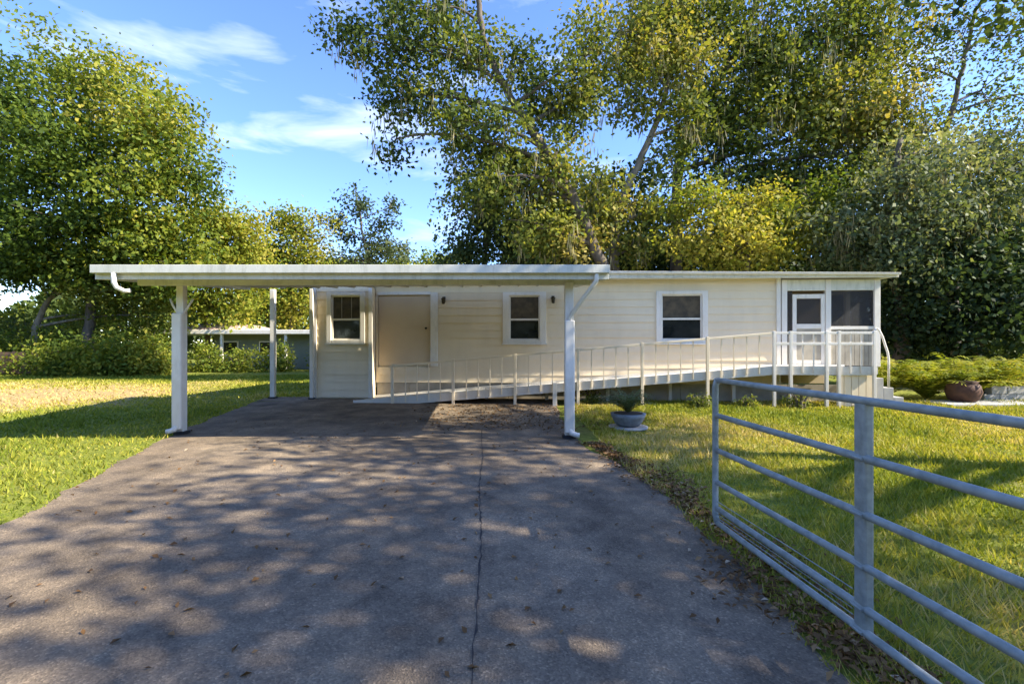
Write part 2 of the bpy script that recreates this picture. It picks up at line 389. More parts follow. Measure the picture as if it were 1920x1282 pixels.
def window(u0, u1, v, z0, z1, wide):
    m = MB(); t = .07
    f = MB()
    for (a0, a1, b0, b1) in ((u0-wide, u0, z0-.10, z1+.09), (u1, u1+wide, z0-.10, z1+.09)): f.box(a0, a1, v-.06, v+.02, b0, b1, H)
    f.box(u0, u1, v-.058, v+.02, z1, z1+.088, H); f.box(u0, u1, v-.058, v+.02, z0-.10, z0, H)
    fr = f.build('window', M['white'], home, .006)
    zm = z0+(z1-z0)*.46
    g1 = MB(); g1.box(u0, u1, v+.035, v+.045, z0, z1, H); g1.build('pane', M['glass'], fr)
    g2 = MB(); g2.box(u0+.02, u1-.02, v+.030, v+.034, zm+.02, z1-.02, H); g2.build('blind', M['blind'], fr)
    s = MB(); s.box(u0, u1, v-.01, v+.028, zm-.025, zm+.025, H)
    for a0 in (u0, u1-.035): s.box(a0, a0+.035, v-.006, v+.026, z0, zm-.025, H); s.box(a0, a0+.035, v, v+.026, zm+.025, z1, H)
    s.box(u0+.035, u1-.035, v-.006, v+.026, z0, z0+.035, H); s.box(u0+.035, u1-.035, v-.003, v+.026, z1-.035, z1, H)
    s.build('sash', M['white'], fr)
    for q in (1, 2):
        if wide > .13: continue
        uu = u0+(u1-u0)*q/3; b = MB(); b.box(uu-.007, uu+.007, v+.012, v+.027, zm+.026, z1-.036, H); b.build('muntin', M['skirt'], fr)
    sl = MB(); sl.box(u0-wide-.03, u1+wide+.03, v-.10, v-.062, z0-.13, z0-.095, H); sl.build('sill', M['white'], fr)
window(*win[0][:3], WZ0, WZ1, .12); window(*win[1][:3], WZ0, WZ1, .17); window(*win[2][:3], WZ0, WZ1, .14)
# wide flat tan door beside the utility room
m = MB(); m.box(dr0+.01, dr1-.01, .01, .05, FL, 2.79, H); door = m.build('door', M['tan'], home)
m = MB(); m.box(dr1, dr1+.2, -.062, -.040, FL-.02, 2.86, H); m.build('door_jamb', M['white'], door, .005)
m = MB(); m.box(dr0-.0, dr1, -.062, -.040, 2.80, 2.88, H); m.build('door_head', M['white'], door)
m = MB(); q = Vector(H(dr1-.13, -.03, FL+1.0)); m.lathe(q, [(.01, -.03), (.03, -.02), (.035, 0), (.03, .02), (.01, .03)], 12); m.build('door_knob', M['brass'], door, smooth=True)
for pq in (U(833), U(1037)):
    m = MB(); q = Vector(H(pq, -.12, 2.62)); m.lathe(q, [(.025, -.08), (.04, -.07), (.05, .04), (.07, .055), (.02, .1)], 8)
    m.box(pq-.04, pq+.04, -.06, -.022, 2.6, 2.74, H); m.build('wall_lamp', M['brass'], home)

# screened porch front
def pbox(name, p0, p1, z0, z1, v0, v1, mat, parent, bev=.004):
    m = MB(); m.box(U(p0), U(p1), v0, v1, z0, z1, H); return m.build(name, mat, parent, bev)
for (p0, p1) in ((1464, 1474), (1546, 1556), (1637, 1648)):
    pbox('porch_post', p0, p1, FL, WT-.06, -.06, .04, M['white'], home)
pbox('porch_beam', 1474.3, 1545.7, 2.83, WT-.06, -.05, .03, M['fascia'], home); pbox('porch_beam', 1556.3, 1636.7, 2.83, WT-.06, -.05, .03, M['fascia'], home)
scr = pbox('screen_door', 1485, 1492, FL+.03, 2.74, -.045, -.005, M['white'], home)
pbox('stile', 1538, 1545, FL+.03, 2.74, -.045, -.005, M['white'], scr)
for z0, z1 in ((2.63, 2.74), (1.86, 1.98), (FL+.03, FL+.16)): pbox('door_rail', 1492.2, 1537.8, z0, z1, -.044, -.006, M['white'], scr)
pbox('screen_panel', 1492.3, 1537.7, 1.985, 2.625, -.02, -.017, M['screen'], scr, 0)
pbox('kick_panel', 1492.3, 1537.7, FL+.165, 1.855, -.03, -.015, M['skirt'], scr, 0)
pbox('screen_panel', 1474.4, 1484.6, FL, 2.82, -.012, -.009, M['screen'], home, 0)
pbox('screen_panel', 1556.4, 1636.6, 1.93, 2.82, -.012, -.009, M['screen'], home, 0)
pbox('screen_rail', 1556.4, 1636.6, 1.84, 1.92, -.04, .02, M['white'], home)
n_k = 9
for i in range(n_k):
    a0 = 1556.4+(80.2)*i/n_k; pbox('kick_board', a0+.3, a0+80.2/n_k-.3, FL+.02, 1.83, -.025, -.005, M['skirt'], home, .004)
m = MB(); m.box(U(1590, 1.0)-.06, U(1590, 1.0)+.06, 1.0, 1.1, FL, WT-.02, H); m.build('inner_post', M['white'], home)
m = MB(); m.box(uR-.04, uR, .06, 2.3, FL, 1.8, H); m.build('side_panel', M['skirt'], home)
m = MB(); m.box(uR-.03, uR-.025, .06, 2.28, 1.8, 2.9, H); m.build('side_screen', M['screen'], home)
m = MB(); m.box(uR-.04, uR, .06, 2.28, 2.9, 3.12, H); m.build('side_beam', M['fascia'], home)

# ------------------------------------------------------------------ wheelchair ramp along the front
V0, V1 = -1.25, -.12
rs, re_, rt = U(662, V0), U(1450, V0), U(1641, V0)
ramp_o = thing('wheelchair_ramp', H(rs, V0, 0), 'long pale wooden wheelchair ramp with railing rising along the house front', 'ramp')
def dz(u): return .03+(FL-.03)*min(1, max(0, (u-rs)/(re_-rs)))
def slope(m, u0, u1, v0, v1, a_, b_):
    p = [(u0, v0, dz(u0)+a_), (u1, v0, dz(u1)+a_), (u1, v1, dz(u1)+a_), (u0, v1, dz(u0)+a_), (u0, v0, dz(u0)+b_), (u1, v0, dz(u1)+b_), (u1, v1, dz(u1)+b_), (u0, v1, dz(u0)+b_)]
    return m.hexa([H(*q) for q in p])
u = rs
while u < rt-.02:
    u2 = min(u+.145, rt)
    if u < re_ < u2: u2 = re_
    slope(MB(), u+.003, u2-.003, V0+.045, V1, -.03, 0).build('deck_board', M['ramp'], ramp_o); u = u2
for v_ in (V0, V1+.005):
    m = MB(); slope(m, rs, re_, v_, v_+.04, -.15, .05); slope(m, re_+.002, rt, v_, v_+.04, -.15, .05); m.build('side_beam', M['white'], ramp_o)
# railing
posts_u = list(np.linspace(rs+1.0, re_, 7))+[U(1481, V0), U(1548, V0), U(1571, V0), U(1637, V0)]
for q, u in enumerate(posts_u):
    m = MB(); m.box(u-.032, u+.032, V0-.072, V0-.004, .0, dz(u)+.86, H); m.build('post', M['cream' if q < 6 else 'white'], ramp_o, .006)
us = posts_u
for i in range(len(us)-1):
    a0, a1 = us[i]+.034, us[i+1]-.034
    mt = M['cream'] if us[i] < re_-.1 else M['white']
    m = MB(); slope(m, a0, a1, V0-.066, V0-.036, .79, .84); m.build('top_rail', mt, ramp_o, .005)
    if us[i] >= re_-.1:
        m = MB(); slope(m, a0, a1, V0-.07, V0-.04, .54, .60); m.build('middle_rail', mt, ramp_o, .005)
    nb = max(1, round((a1-a0)/.27))
    for j in range(1, nb):
        u = a0+(a1-a0)*j/nb
        m = MB(); m.box(u-.011, u+.011, V0-.034, V0-.004, dz(u)-.1, dz(u)+.84, H); m.build('baluster', mt, ramp_o)
for u in np.linspace(rs+1.6, re_-.5, 6):
    m = MB(); m.box(u-.04, u+.04, V1-.1, V1-.02, 0, max(.05, dz(u)-.035), H); m.build('leg', M['white'], ramp_o)
m = MB(); u = U(1040, V0); m.box(u-.05, u+.05, V0-.18, V0-.078, 0, dz(u)+.1, H); m.build('leg', M['white'], ramp_o, .006)
# tan skirt panels below the landing, with the concrete steps
n_s = 5
for i in range(n_s):
    a0 = U(1572, V0)+(rt-U(1572, V0))*i/n_s; a1 = U(1572, V0)+(rt-U(1572, V0))*(i+1)/n_s
    m = MB(); m.box(a0+.006, a1-.006, V0+.06, V0+.085, .0, FL-.16, H); m.build('skirt_panel', M['cream'], ramp_o)
steps = thing('porch_steps', H(rt+.6, -.7, 0), 'concrete steps with bent white handrail at the right end of the porch', 'steps')
for i in range(3):
    m = MB(); m.box(rt+.03+.22*i, rt+.03+.22*(i+1), V0+.1, V1, 0, FL-.22*(i+1), H); m.build('step', M['concrete'], steps, .012)
def rail_curve(v): 
    pts = [(rt+.06, v, FL+.0), (rt+.06, v, FL+.86), (rt+.12, v, FL+.93), (rt+.16, v, FL+.90), (rt+.24, v, FL+.74), (rt+.36, v, FL+.36), (rt+.38, v, FL+.2), (rt+.38, v, .46)]
    return [H(*q) for q in pts]
for v_ in (V0+.13,):
    m = MB(); m.tube(rail_curve(v_), .024, 8); m.build('handrail', M['white'], steps, smooth=True)

# ------------------------------------------------------------------ carport
carport = thing('carport', (-2.3, 10, 0), 'flat white metal carport on slim posts over the asphalt driveway', 'carport')
FLc, FRc = Vector((-5.9, 6.9, 0)), Vector((1.33, 6.9, 0))
BLc, BRc = Vector(H(-6.85, VU-.31, 0)), Vector(H(1.62, VU-.31, 0))
def rp(s, t, z):   # s across 0..1, t depth 0..1 ; z offset above the sloping underside
    a_ = FLc.lerp(FRc, s); b_ = BLc.lerp(BRc, s); p = a_.lerp(b_, t); p.z = 2.37+(2.90-2.37)*t+z; return p
NP = 18
for i in range(NP):     # roof pans run from front to back
    s0, s1 = i/NP, (i+1)/NP; m = MB()
    m.hexa([rp(s0+.001, .012, .055), rp(s1-.001, .012, .055), rp(s1-.001, 1, .055), rp(s0+.001, 1, .055), rp(s0+.001, .012, .09), rp(s1-.001, .012, .09), rp(s1-.001, 1, .09), rp(s0+.001, 1, .09)])
    m.hexa([rp(s1-.004, .012, .02), rp(s1+.002, .012, .02), rp(s1+.002, 1, .02), rp(s1-.004, 1, .02), rp(s1-.004, .012, .054), rp(s1+.002, .012, .054), rp(s1+.002, 1, .054), rp(s1-.004, 1, .054)])
    m.build('roof_pan', M['soffit'], carport)
def edge(name, pa, pb, wx, wy, z0, z1, mat):
    pa, pb = Vector(pa), Vector(pb); o = Vector((wx, wy, 0)); m = MB()
    q = [pa, pb, pb+o, pa+o]; m.hexa([x+Vector((0,0,z0)) for x in q]+[x+Vector((0,0,z1)) for x in q]); return m.build(name, mat, carport, .006)
edge('front_fascia', rp(0, 0, 0)-Vector((.05,0,0)), rp(1, 0, 0)+Vector((.05,0,0)), 0, .05, -.01, .19, M['fascia'])
edge('front_gutter', rp(0, 0, 0)-Vector((.05,.09,0)), rp(1, 0, 0)+Vector((.05,-.09,0)), 0, .085, .07, .185, M['fascia'])
edge('side_fascia', rp(0, .013, 0)-Vector((.05,0,0)), rp(0, 1, 0)-Vector((.05,0,0)), .045, 0, -.01, .18, M['fascia'])
edge('side_fascia', rp(1, .013, 0), rp(1, 1, 0), .045, 0, -.01, .18, M['fascia'])
edge('beam', rp(.02, .115, 0), rp(.98, .105, 0), 0, .09, -.07, .018, M['fascia'])
def cpost(x, y, top, r, name='post', base=True):
    m = MB(); z1 = top; m.box(x-r, x+r, y-r, y+r, .02, z1); p = m.build(name, M['white'], carport, .01)
    if base:
        b = MB(); b.box(x-r*1.5, x+r*1.5, y-r*1.5, y+r*1.5, .018, .06); b.build('base_plate', M['black'], p)
    return p
PL, PR = (-5.27, 7.72), (.87, 7.40)
cpost(*PL, 2.38, .055); cpost(*PR, 2.38, .065)
pb_ = Vector(H(U(512, -.35), -.35, 0)); cpost(pb_.x, pb_.y, 2.94, .06); pc_ = Vector(H(uL+.0, VU-.16, 0)); cpost(pc_.x, pc_.y, 2.93, .045)
# downspouts, one on each front post: wrap on the lower post, elbow from the gutter, shoe at the foot
def spout(x, y, gx, side, wrap, elbow=True):
    m = MB(); m.box(x-.075, x+.075, y-.14, y-.058, .10, wrap); m.build('downspout', M['white'], carport, .02)
    if elbow: m = MB(); m.tube([(gx, 6.86, 2.44), (gx, 6.88, 2.34), (gx+(x-gx)*.15, 6.95, 2.26), (gx+(x-gx)*.85, y-.13, wrap+.12), (x, y-.10, wrap+.03), (x, y-.10, wrap-.08)], [.034]*6, 10)
    if elbow: m.build('elbow', M['white'], carport, smooth=True)
    m = MB(); m.tube([(x, y-.10, .16), (x+side*.03, y-.12, .10), (x+side*.10, y-.14, .075), (x+side*.14, y-.15, .07)], [.042, .044, .04, .04], 10); m.build('downspout_shoe', M['white'], carport, smooth=True)
spout(PL[0], PL[1], PL[0]-.02, -1, 1.93, False); spout(PR[0], PR[1], 1.20, 1, 1.80)
m = MB(); m.tube([(-5.62, 6.83, 2.44), (-5.62, 6.83, 2.31), (-5.60, 6.85, 2.24), (-5.50, 6.87, 2.19), (-5.43, 6.88, 2.20)], [.035, .035, .033, .03, .03], 8); m.build('drip_spout', M['white'], carport, smooth=True)
for (x, y) in (PL,):
    for sd in (-1, 1):
        m = MB(); m.tube([(x+sd*.05, y-.02, 1.93), (x+sd*.13, y-.02, 2.06), (x+sd*.18, y, 2.16)], [.018, .016, .014], 8); m.build('bracket', M['white'], carport, smooth=True)

# ------------------------------------------------------------------ tubular gate
gate = thing('tube_gate', (1.56, 2.4, 0), 'galvanised six rail tube gate standing open beside the asphalt driveway', 'gate')
def gx(y): return 1.505+(3.58-y)*.066
zr = [1.155, .895, .64, .405, .215, .11]
yf, yn = 3.58, -.1
for i, z in enumerate(zr):
    r = .019
    pts = [(gx(y), y, z) for y in np.linspace(yf-.03, yn, 12)]
    m = MB(); m.tube(pts, r, 12); m.build('rail', M['galv'], gate, smooth=True)
for y in (yf, yn):
    m = MB(); m.tube([(gx(y), y-.03*(1 if y > 1 else -1), zr[-1]), (gx(y), y, zr[-1]+.05), (gx(y), y, .6), (gx(y), y, zr[0]-.05), (gx(y), y-.03*(1 if y > 1 else -1), zr[0])], .022, 12); m.build('upright', M['galv'], gate, smooth=True)
y = 2.21
m = MB(); m.box(gx(y)-.012, gx(y)+.036, y-.036, y+.036, .09, zr[0]-.006); m.build('brace', M['galv'], gate, .012)
for i, z in enumerate(zr[1:]):
    m = MB(); m.tube([(gx(y)-.0215, y-.035, z), (gx(y)-.0215, y+.035, z)], .008, 6); m.build('weld', M['galv'], gate)
for i in range(3):   # thin fill wires between the lower rails
    z = .15+.0*i+(.028*i if i < 2 else .12)
    m = MB(); m.tube([(gx(y_), y_, z+.004*math.sin(y_*3)) for y_ in np.linspace(yf-.02, 2.26, 8)], .003, 5); m.build('wire', M['galv'], gate)
gp = thing('gate_post', (gx(-.25), -.25, 0), 'round galvanised hinge post at the near end of the gate', 'post')
m = MB(); m.tube([(gx(-.25), -.25, 0), (gx(-.25), -.25, 1.3)], .05, 14); m.build('shaft', M['galv'], gp, smooth=True)
m = MB(); m.lathe((gx(-.25), -.25, 1.3), [(.055, 0), (.05, .03), (.02, .05)], 14); m.build('cap', M['galv'], gp, smooth=True)

# ------------------------------------------------------------------ leaves and trees
def unit(v): return v/np.maximum(np.linalg.norm(v, axis=1, keepdims=True), 1e-9)
def leaves_mesh(name, pts, normals_bias, L, tint, mat, fold=.25, aspect=.5, droop=0.0):
    n = len(pts)
    nrm = unit(rng.normal(size=(n, 3))+normals_bias)
    d = rng.normal(size=(n, 3)); d[:, 2] -= droop; d = unit(d-nrm*(d*nrm).sum(1, keepdims=True)); s = np.cross(nrm, d)
    Ls = (L*(.65+.7*rng.random(n)))[:, None]; ws = Ls*aspect*.5
    v = np.empty((n, 4, 3), np.float32)
    v[:, 0] = pts-d*Ls*.5; v[:, 2] = pts+d*Ls*.5
    v[:, 1] = pts+s*ws+nrm*ws*fold; v[:, 3] = pts-s*ws+nrm*ws*fold
    f = np.arange(n*4).reshape(n, 4)
    return mesh_np(name, v.reshape(-1, 3), f, mat, np.repeat(np.clip(tint, 0, 1), 4))

def bez(p0, p1, p2, n):
    t = np.linspace(0, 1, n)[:, None]; return (1-t)**2*p0+2*t*(1-t)*p1+t*t*p2

def tree(name, label, trunk, r0, lobes, mat, bark, L=.17, per=26, spread=.34, dens=1.0, tint0=.5, droop=.3, group=None, cat='tree', gap=.0, aspect=.5, twig=.012, moss=0):
    """trunk: world points from the ground up; lobes: (centre, rx, ry, rz, tint, density)"""
    L *= 1.02; per = int(per*2.3); aspect *= 1.2; spread *= 1.08
    trunk = [np.array(p, float) for p in trunk]; base = trunk[0]
    root = thing(name, tuple(base), label, cat, group)
    tp = smooth_poly(trunk, 6); nt = len(tp)
    tp[1:-1] += rng.normal(0, r0*.12, (nt-2, 3))*np.array([1, 1, .2])
    rad = r0*(1-.72*np.linspace(0, 1, nt)**.8); rad[0] *= 1.5; rad[1] *= 1.15
    m = MB(); m.tube(tp, list(rad), 10)
    P, T, B = [], [], []
    for (c, rx, ry, rz, tint, den) in lobes:
        c = np.array(c, float); rr = np.array([rx, ry, rz])
        low = [i for i in range(nt) if tp[i][2] < c[2]-.15*rz-.1*np.linalg.norm(tp[i][:2]-c[:2])] or [nt//3]
        i0 = min(low, key=lambda i: np.linalg.norm(tp[i]-c)); p0 = tp[i0]
        ctrl = p0*.45+c*.55+np.array([0, 0, .22*np.linalg.norm(c-p0)*random.uniform(.1, 1)])+rng.normal(0, .25, 3)
        lb = bez(p0, ctrl, c, 9); rl = min(rad[i0]*.55, .03+.035*np.linalg.norm(c-p0))
        m.tube(lb, list(np.linspace(rl, max(.02, rl*.3), 9)), 7)
        area = rx*rz+ry*rz+rx*ry
        ncl = max(6, int(dens*den*area*4.8))
        q = unit(rng.normal(size=(ncl, 3)))*(rng.random((ncl, 1))**.42)
        wob = 1+.22*np.sin(q[:, :1]*5+c[0])+.18*np.cos(q[:, 2:]*6+c[2])
        cl = c+q*rr*wob
        if gap:
            keep = np.sin(cl[:, 0]*1.7+1.3*c[2])+np.sin(cl[:, 2]*2.1+c[0])+np.sin(cl[:, 1]*1.3) > -3+gap*3
            cl, q = cl[keep], q[keep]
        for j in range(0, len(cl), 3):
            s0 = lb[random.randint(4, 8)]; e0 = cl[j]; mid = (s0+e0)/2+np.array([0, 0, .12])
            m.tube(bez(s0, mid, e0, 4), [twig*2, twig*1.5, twig, twig*.5], 4, False)
        k_ = len(cl)
        off = rng.normal(size=(k_, per, 3))*spread*np.array([1, 1, .7]); off[:, :, 2] -= np.abs(rng.normal(size=(k_, per)))*spread*droop
        P.append((cl[:, None, :]+off).reshape(-1, 3))
        ct = .5+(tint-.5)*1.45+rng.normal(0, .13, (k_, 1))+.0*q[:, 2:]  # widened lobe tint puts sunlit and dark patches into the leaf colour
        T.append((ct+rng.normal(0, .11, (k_, per))).ravel())
        B.append((np.repeat(unit(q), per, 0)*.55+np.array([0, 0, .55])))
    o = m.build('trunk', bark, root, smooth=True)
    P = np.concatenate(P)-base; T = np.concatenate(T); B = np.concatenate(B)
    keep = P[:, 2]+base[2] > .12
    me = leaves_mesh('crown', P[keep], B[keep], L, T[keep]+tint0-.5, mat, droop=droop, aspect=aspect)
    link('crown', me, root)
    if moss:
        Q = []
        for (c, rx, ry, rz, tint, den) in lobes:
            n_ = int(moss*rx*ry*10); q = rng.uniform(-1, 1, (n_, 3))*np.array([rx*.8, ry*.8, rz*.4]); q[:, 2] -= rz*.35
            cl = np.array(c)+q; Q.append((cl[:, None]+rng.normal(size=(n_, 9, 3))*np.array([.10, .10, .28])).reshape(-1, 3))
        Q = np.concatenate(Q)-base; n_ = len(Q)
        L_ = (.32+.4*rng.random(n_))[:, None]; a_ = rng.random(n_)*6.283; s_ = np.stack([np.cos(a_), np.sin(a_), 0*a_], 1)*.022
        dn = np.stack([rng.normal(0, .12, n_), rng.normal(0, .12, n_), -np.ones(n_)], 1)
        v = np.empty((n_, 4, 3), np.float32); v[:, 0] = Q; v[:, 1] = Q+s_+dn*L_*.5; v[:, 2] = Q+dn*L_; v[:, 3] = Q-s_+dn*L_*.5
        tag(link('hanging_moss', mesh_np('hanging_moss', v.reshape(-1, 3), np.arange(n_*4).reshape(n_, 4), M['moss'], np.repeat(rng.random(n_), 4)), root), kind='stuff')
    return root
def lob(px, py, Y, rpx, rpy, tint=.5, den=1., deep=None):
    c = W(px, py, Y); k_ = Y/F; return (c, rpx*k_, (deep if deep else (rpx+rpy)/2*k_), rpy*k_, tint, den)
def gp_(px, Y): return ((px-CX)/F*Y, Y, 0)
def tw(*pp): return [tuple(W(*q)) for q in pp]

G_BACK = 'trees behind the house'; G_LEFT = 'trees at the left of the lot'
# the broad tree at the left; its lit right side is also in the lobe tints
tree('broad_tree', 'tall broad tree with sunlit right side beyond the left lawn', [gp_(165, 26)]+tw((168,590,26), (175,480,26), (170,340,26), (165,210,26)), .30,
     [lob(40,200,26.5,120,95,.45), lob(170,150,26.0,105,80,.6), lob(280,215,25.3,95,85,.72), lob(110,300,25.0,140,105,.4), lob(255,320,24.8,110,100,.6),
      lob(355,330,25.6,52,110,.42,.6), lob(20,420,25.5,110,110,.25), lob(165,430,25.0,130,95,.38), lob(300,430,25.5,100,85,.6), lob(-110,250,26.0,120,170,.4), lob(90,500,25.5,100,45,.35), lob(230,500,25.5,100,50,.5), lob(340,500,26,70,50,.55)],
     M['bright_leaf'], M['bark'], L=.23, per=24, spread=.46, dens=.95, tint0=.42, gap=.45)
tree('understory_tree', 'low spreading tree under the broad tree behind the hedge', [gp_(60, 26)]+tw((70,600,26), (110,540,26), (150,500,26)), .2,
     [lob(10,490,26,70,40,.4), lob(150,510,26,90,45,.5), lob(230,545,26,80,45,.5), lob(270,590,27,60,28,.55,.8), lob(170,590,27,60,24,.5,.7)],
     M['oak_leaf'], M['bark_pale'], L=.2, per=24, spread=.36, dens=1.1, tint0=.55)
tree('round_tree', 'yellowish green round tree just left above the carport roof', [gp_(390, 30)]+tw((390,610,30), (395,520,30), (400,440,30)), .2,
     [lob(400,430,30,75,60,.7), lob(455,440,30,50,55,.7), lob(350,480,30,70,60,.6), lob(440,510,30,90,50,.65), lob(320,545,30,60,45,.55), lob(400,575,30,80,40,.6)],
     M['bright_leaf'], M['bark'], L=.24, per=22, spread=.45, dens=1.0, tint0=.5, group=G_LEFT)
tree('slender_tree', 'small olive green tree between the round tree and the open-crowned tree', [gp_(545, 36)]+tw((545,610,36), (548,520,36), (555,430,36)), .2,
     [lob(570,430,36,45,38,.75), lob(530,415,36,40,26,.4,.7), lob(585,480,36,50,35,.75), lob(520,475,36,45,30,.45), lob(480,480,37,40,30,.4), lob(550,520,36,80,40,.5), lob(500,570,36,70,40,.5), lob(580,575,36,60,40,.7)],
     M['bright_leaf'], M['bark'], L=.24, per=22, spread=.45, dens=1.0, tint0=.45, group=G_LEFT)
tree('open_tree', 'open-crowned grey tree with bare limbs against the sky over the carport', [gp_(690, 38)]+tw((690,600,38), (692,500,38), (680,440,38), (672,380,38)), .22,
     [lob(672,378,38,33,24,.4,.8), lob(632,418,38,26,20,.3,.7), lob(655,440,38,28,16,.3,.7), lob(712,425,38,25,30,.3,.6), lob(735,390,38,14,28,.3,.6), lob(700,460,38,50,20,.45,.6), lob(748,470,38,34,24,.6,.9), lob(660,490,38,70,22,.55)],
     M['grey_leaf'], M['bark_pale'], L=.26, per=18, spread=.38, dens=.9, tint0=.45, twig=.03)
tree('distant_tree', 'distant low tree line filling the gap right of the open-crowned tree', [gp_(790, 46)]+tw((790,600,46), (792,540,46)), .2,
     [lob(780,505,46,60,24,.6), lob(840,500,46,50,30,.5), lob(720,510,46,60,24,.6), lob(640,515,46,60,24,.6)], M['bright_leaf'], M['bark'], L=.3, per=20, spread=.5, tint0=.5)
tree('dark_evergreen', 'dark dense evergreen behind the house at the edge of the sky gap', [gp_(905, 23)]+tw((905,600,23), (910,500,23), (915,400,23)), .2,
     [lob(870,470,23,55,40,.5), lob(915,415,23,65,50,.45), lob(975,460,23,60,45,.5), lob(905,360,23,40,40,.4,.8), lob(1040,470,22,50,40,.6)],
     M['dark_leaf'], M['bark'], L=.2, per=26, spread=.32, dens=1.5, tint0=.55)
# the great oak with leaning trunk
tree('leaning_oak', 'great oak with long trunk leaning left over the house roof', [gp_(1180, 19)]+tw((1150,560,19), (1105,440,19), (1060,340,19), (1000,250,19), (935,140,19), (900,30,19), (890,-90,19)), .30,
     [lob(645,60,18.5,50,42,.15,.9), lob(725,100,18.6,70,55,.3), lob(800,20,19,110,60,.35), lob(870,90,19,80,60,.45), lob(765,180,18.8,75,42,.3,.9), lob(740,262,18.6,48,24,.15,.8),
      lob(860,200,19.3,75,60,.45), lob(930,280,19.6,85,60,.5), lob(920,360,20,75,45,.45), lob(1010,190,20.2,60,60,.5,.8), lob(1085,180,19.5,75,50,.6), lob(1040,400,19.8,80,60,.6),
      lob(1110,100,19,60,80,.55), lob(1000,330,20,60,60,.55,.8), lob(870,300,20,40,40,.4,.7), lob(960,330,18.4,70,55,.5), lob(1040,300,18.4,55,50,.55,.9), lob(900,240,18.4,60,50,.4), lob(1010,420,18.6,80,50,.6), lob(980,120,19,50,60,.4,.8), lob(1125,330,19,45,40,.55,.7), lob(1080,250,19,45,40,.5,.7)],
     M['oak_leaf'], M['bark'], L=.19, per=24, spread=.36, dens=1.12, tint0=.5, gap=.42, droop=.6, moss=.45)
tree('forked_oak', 'oak with pale limb rising right beside the leaning oak', [gp_(1165, 20.5)]+tw((1160,560,20.5), (1150,440,20.5), (1185,330,20.5), (1235,220,20.5), (1260,110,20.5)), .30,
     [lob(1190,60,20,90,70,.65), lob(1280,120,20.5,80,70,.6), lob(1200,190,20.5,70,45,.5,.8), lob(1140,380,20,60,50,.65), lob(1090,450,19.5,80,40,.72), lob(1190,450,20,60,45,.5), lob(1300,230,20.5,70,55,.5), lob(1180,120,20,60,50,.6), lob(1240,290,20.5,50,40,.5,.6), lob(1230,390,20.5,55,40,.55,.8)],
     M['oak_leaf'], M['bark_pale'], L=.19, per=24, spread=.36, dens=1.1, tint0=.56, gap=.4, droop=.6, moss=.5)
tree('tall_oak', 'tall dense oak at upper right behind the house window', [gp_(1270, 22)]+tw((1270,560,22), (1268,430,22), (1275,300,22), (1330,180,22), (1400,60,22), (1430,-60,22)), .34,
     [lob(1330,40,22,110,70,.4), lob(1440,110,22,130,100,.35), lob(1360,210,22,100,80,.35), lob(1560,60,22,110,90,.45), lob(1500,220,21.5,130,85,.5), lob(1610,200,21.5,110,80,.62), lob(1400,330,22,110,80,.3), lob(1540,350,21.5,110,70,.4), lob(1640,90,22,80,90,.6,.6), lob(1240,10,21,90,50,.5), lob(1690,240,21,60,60,.6,.7), lob(1660,300,21,80,50,.55)],
     M['oak_leaf'], M['bark'], L=.2, per=26, spread=.4, dens=1.25, tint0=.62, gap=.48, droop=.6, moss=.55)
tree('sparse_tree', 'sparse dark-leaved tree against the sky at upper right', [gp_(1790, 21)]+tw((1790,560,21), (1780,420,21), (1770,280,21), (1800,150,21), (1830,20,21)), .22,
     [lob(1715,130,21,60,50,.35,.6), lob(1800,60,21,70,50,.3,.55), lob(1840,170,21,75,50,.4,.65), lob(1910,70,21,70,60,.3,.55), lob(1750,230,20.5,80,40,.55,.8), lob(1890,250,20.5,80,50,.5,.8), lob(1700,20,21,60,50,.35,.6), lob(1990,180,21,80,80,.4,.7)],
     M['oak_leaf'], M['bark'], L=.16, per=20, spread=.42, dens=.9, tint0=.42, gap=.4)
tree('yellow_oak', 'bushy yellow green tree directly behind the roof of the house', [gp_(1400, 18.5)]+tw((1400,580,18.5), (1400,480,18.5), (1410,400,18.5)), .18,
     [lob(1310,440,18.5,75,50,.75), lob(1400,390,18.5,85,50,.75), lob(1400,460,18,100,45,.85), lob(1480,430,18.5,75,55,.7), lob(1310,380,19,60,45,.65), lob(1530,380,19,70,55,.55)],
     M['bright_leaf'], M['bark'], L=.17, per=26, spread=.34, dens=1.3, tint0=.45)
tree('mossy_oak', 'grey green oak hanging over the porch end of the house', [gp_(1690, 17.5)]+tw((1690,590,17.5), (1680,480,17.5), (1670,380,17.5), (1690,260,17.5)), .3,
     [lob(1590,420,17.5,80,55,.6), lob(1660,350,17.5,95,65,.65), lob(1750,300,17.5,95,60,.7), lob(1760,410,17,110,60,.6), lob(1680,470,16.8,80,45,.5), lob(1850,380,17,100,80,.6), lob(1580,470,17.5,60,28,.55), lob(1850,270,18,90,50,.6,.8), lob(1960,320,18,90,90,.5)],
     M['grey_leaf'], M['bark'], L=.17, per=26, spread=.36, dens=1.2, tint0=.55, droop=.8, moss=.5)
tree('shady_tree', 'dark shady tree filling the right edge beyond the ferns', [gp_(1830, 17)]+tw((1830,640,17), (1825,560,17), (1820,480,17)), .25,
     [lob(1720,540,16.8,75,65,.45), lob(1810,500,16.5,90,60,.5), lob(1900,480,16.5,90,80,.5), lob(1860,590,16.5,100,70,.4), lob(1740,620,17,80,60,.35), lob(1960,580,16.5,80,120,.45), lob(1690,590,18,50,70,.3)],
     M['dark_leaf'], M['bark'], L=.18, per=26, spread=.34, dens=1.4, tint0=.45)
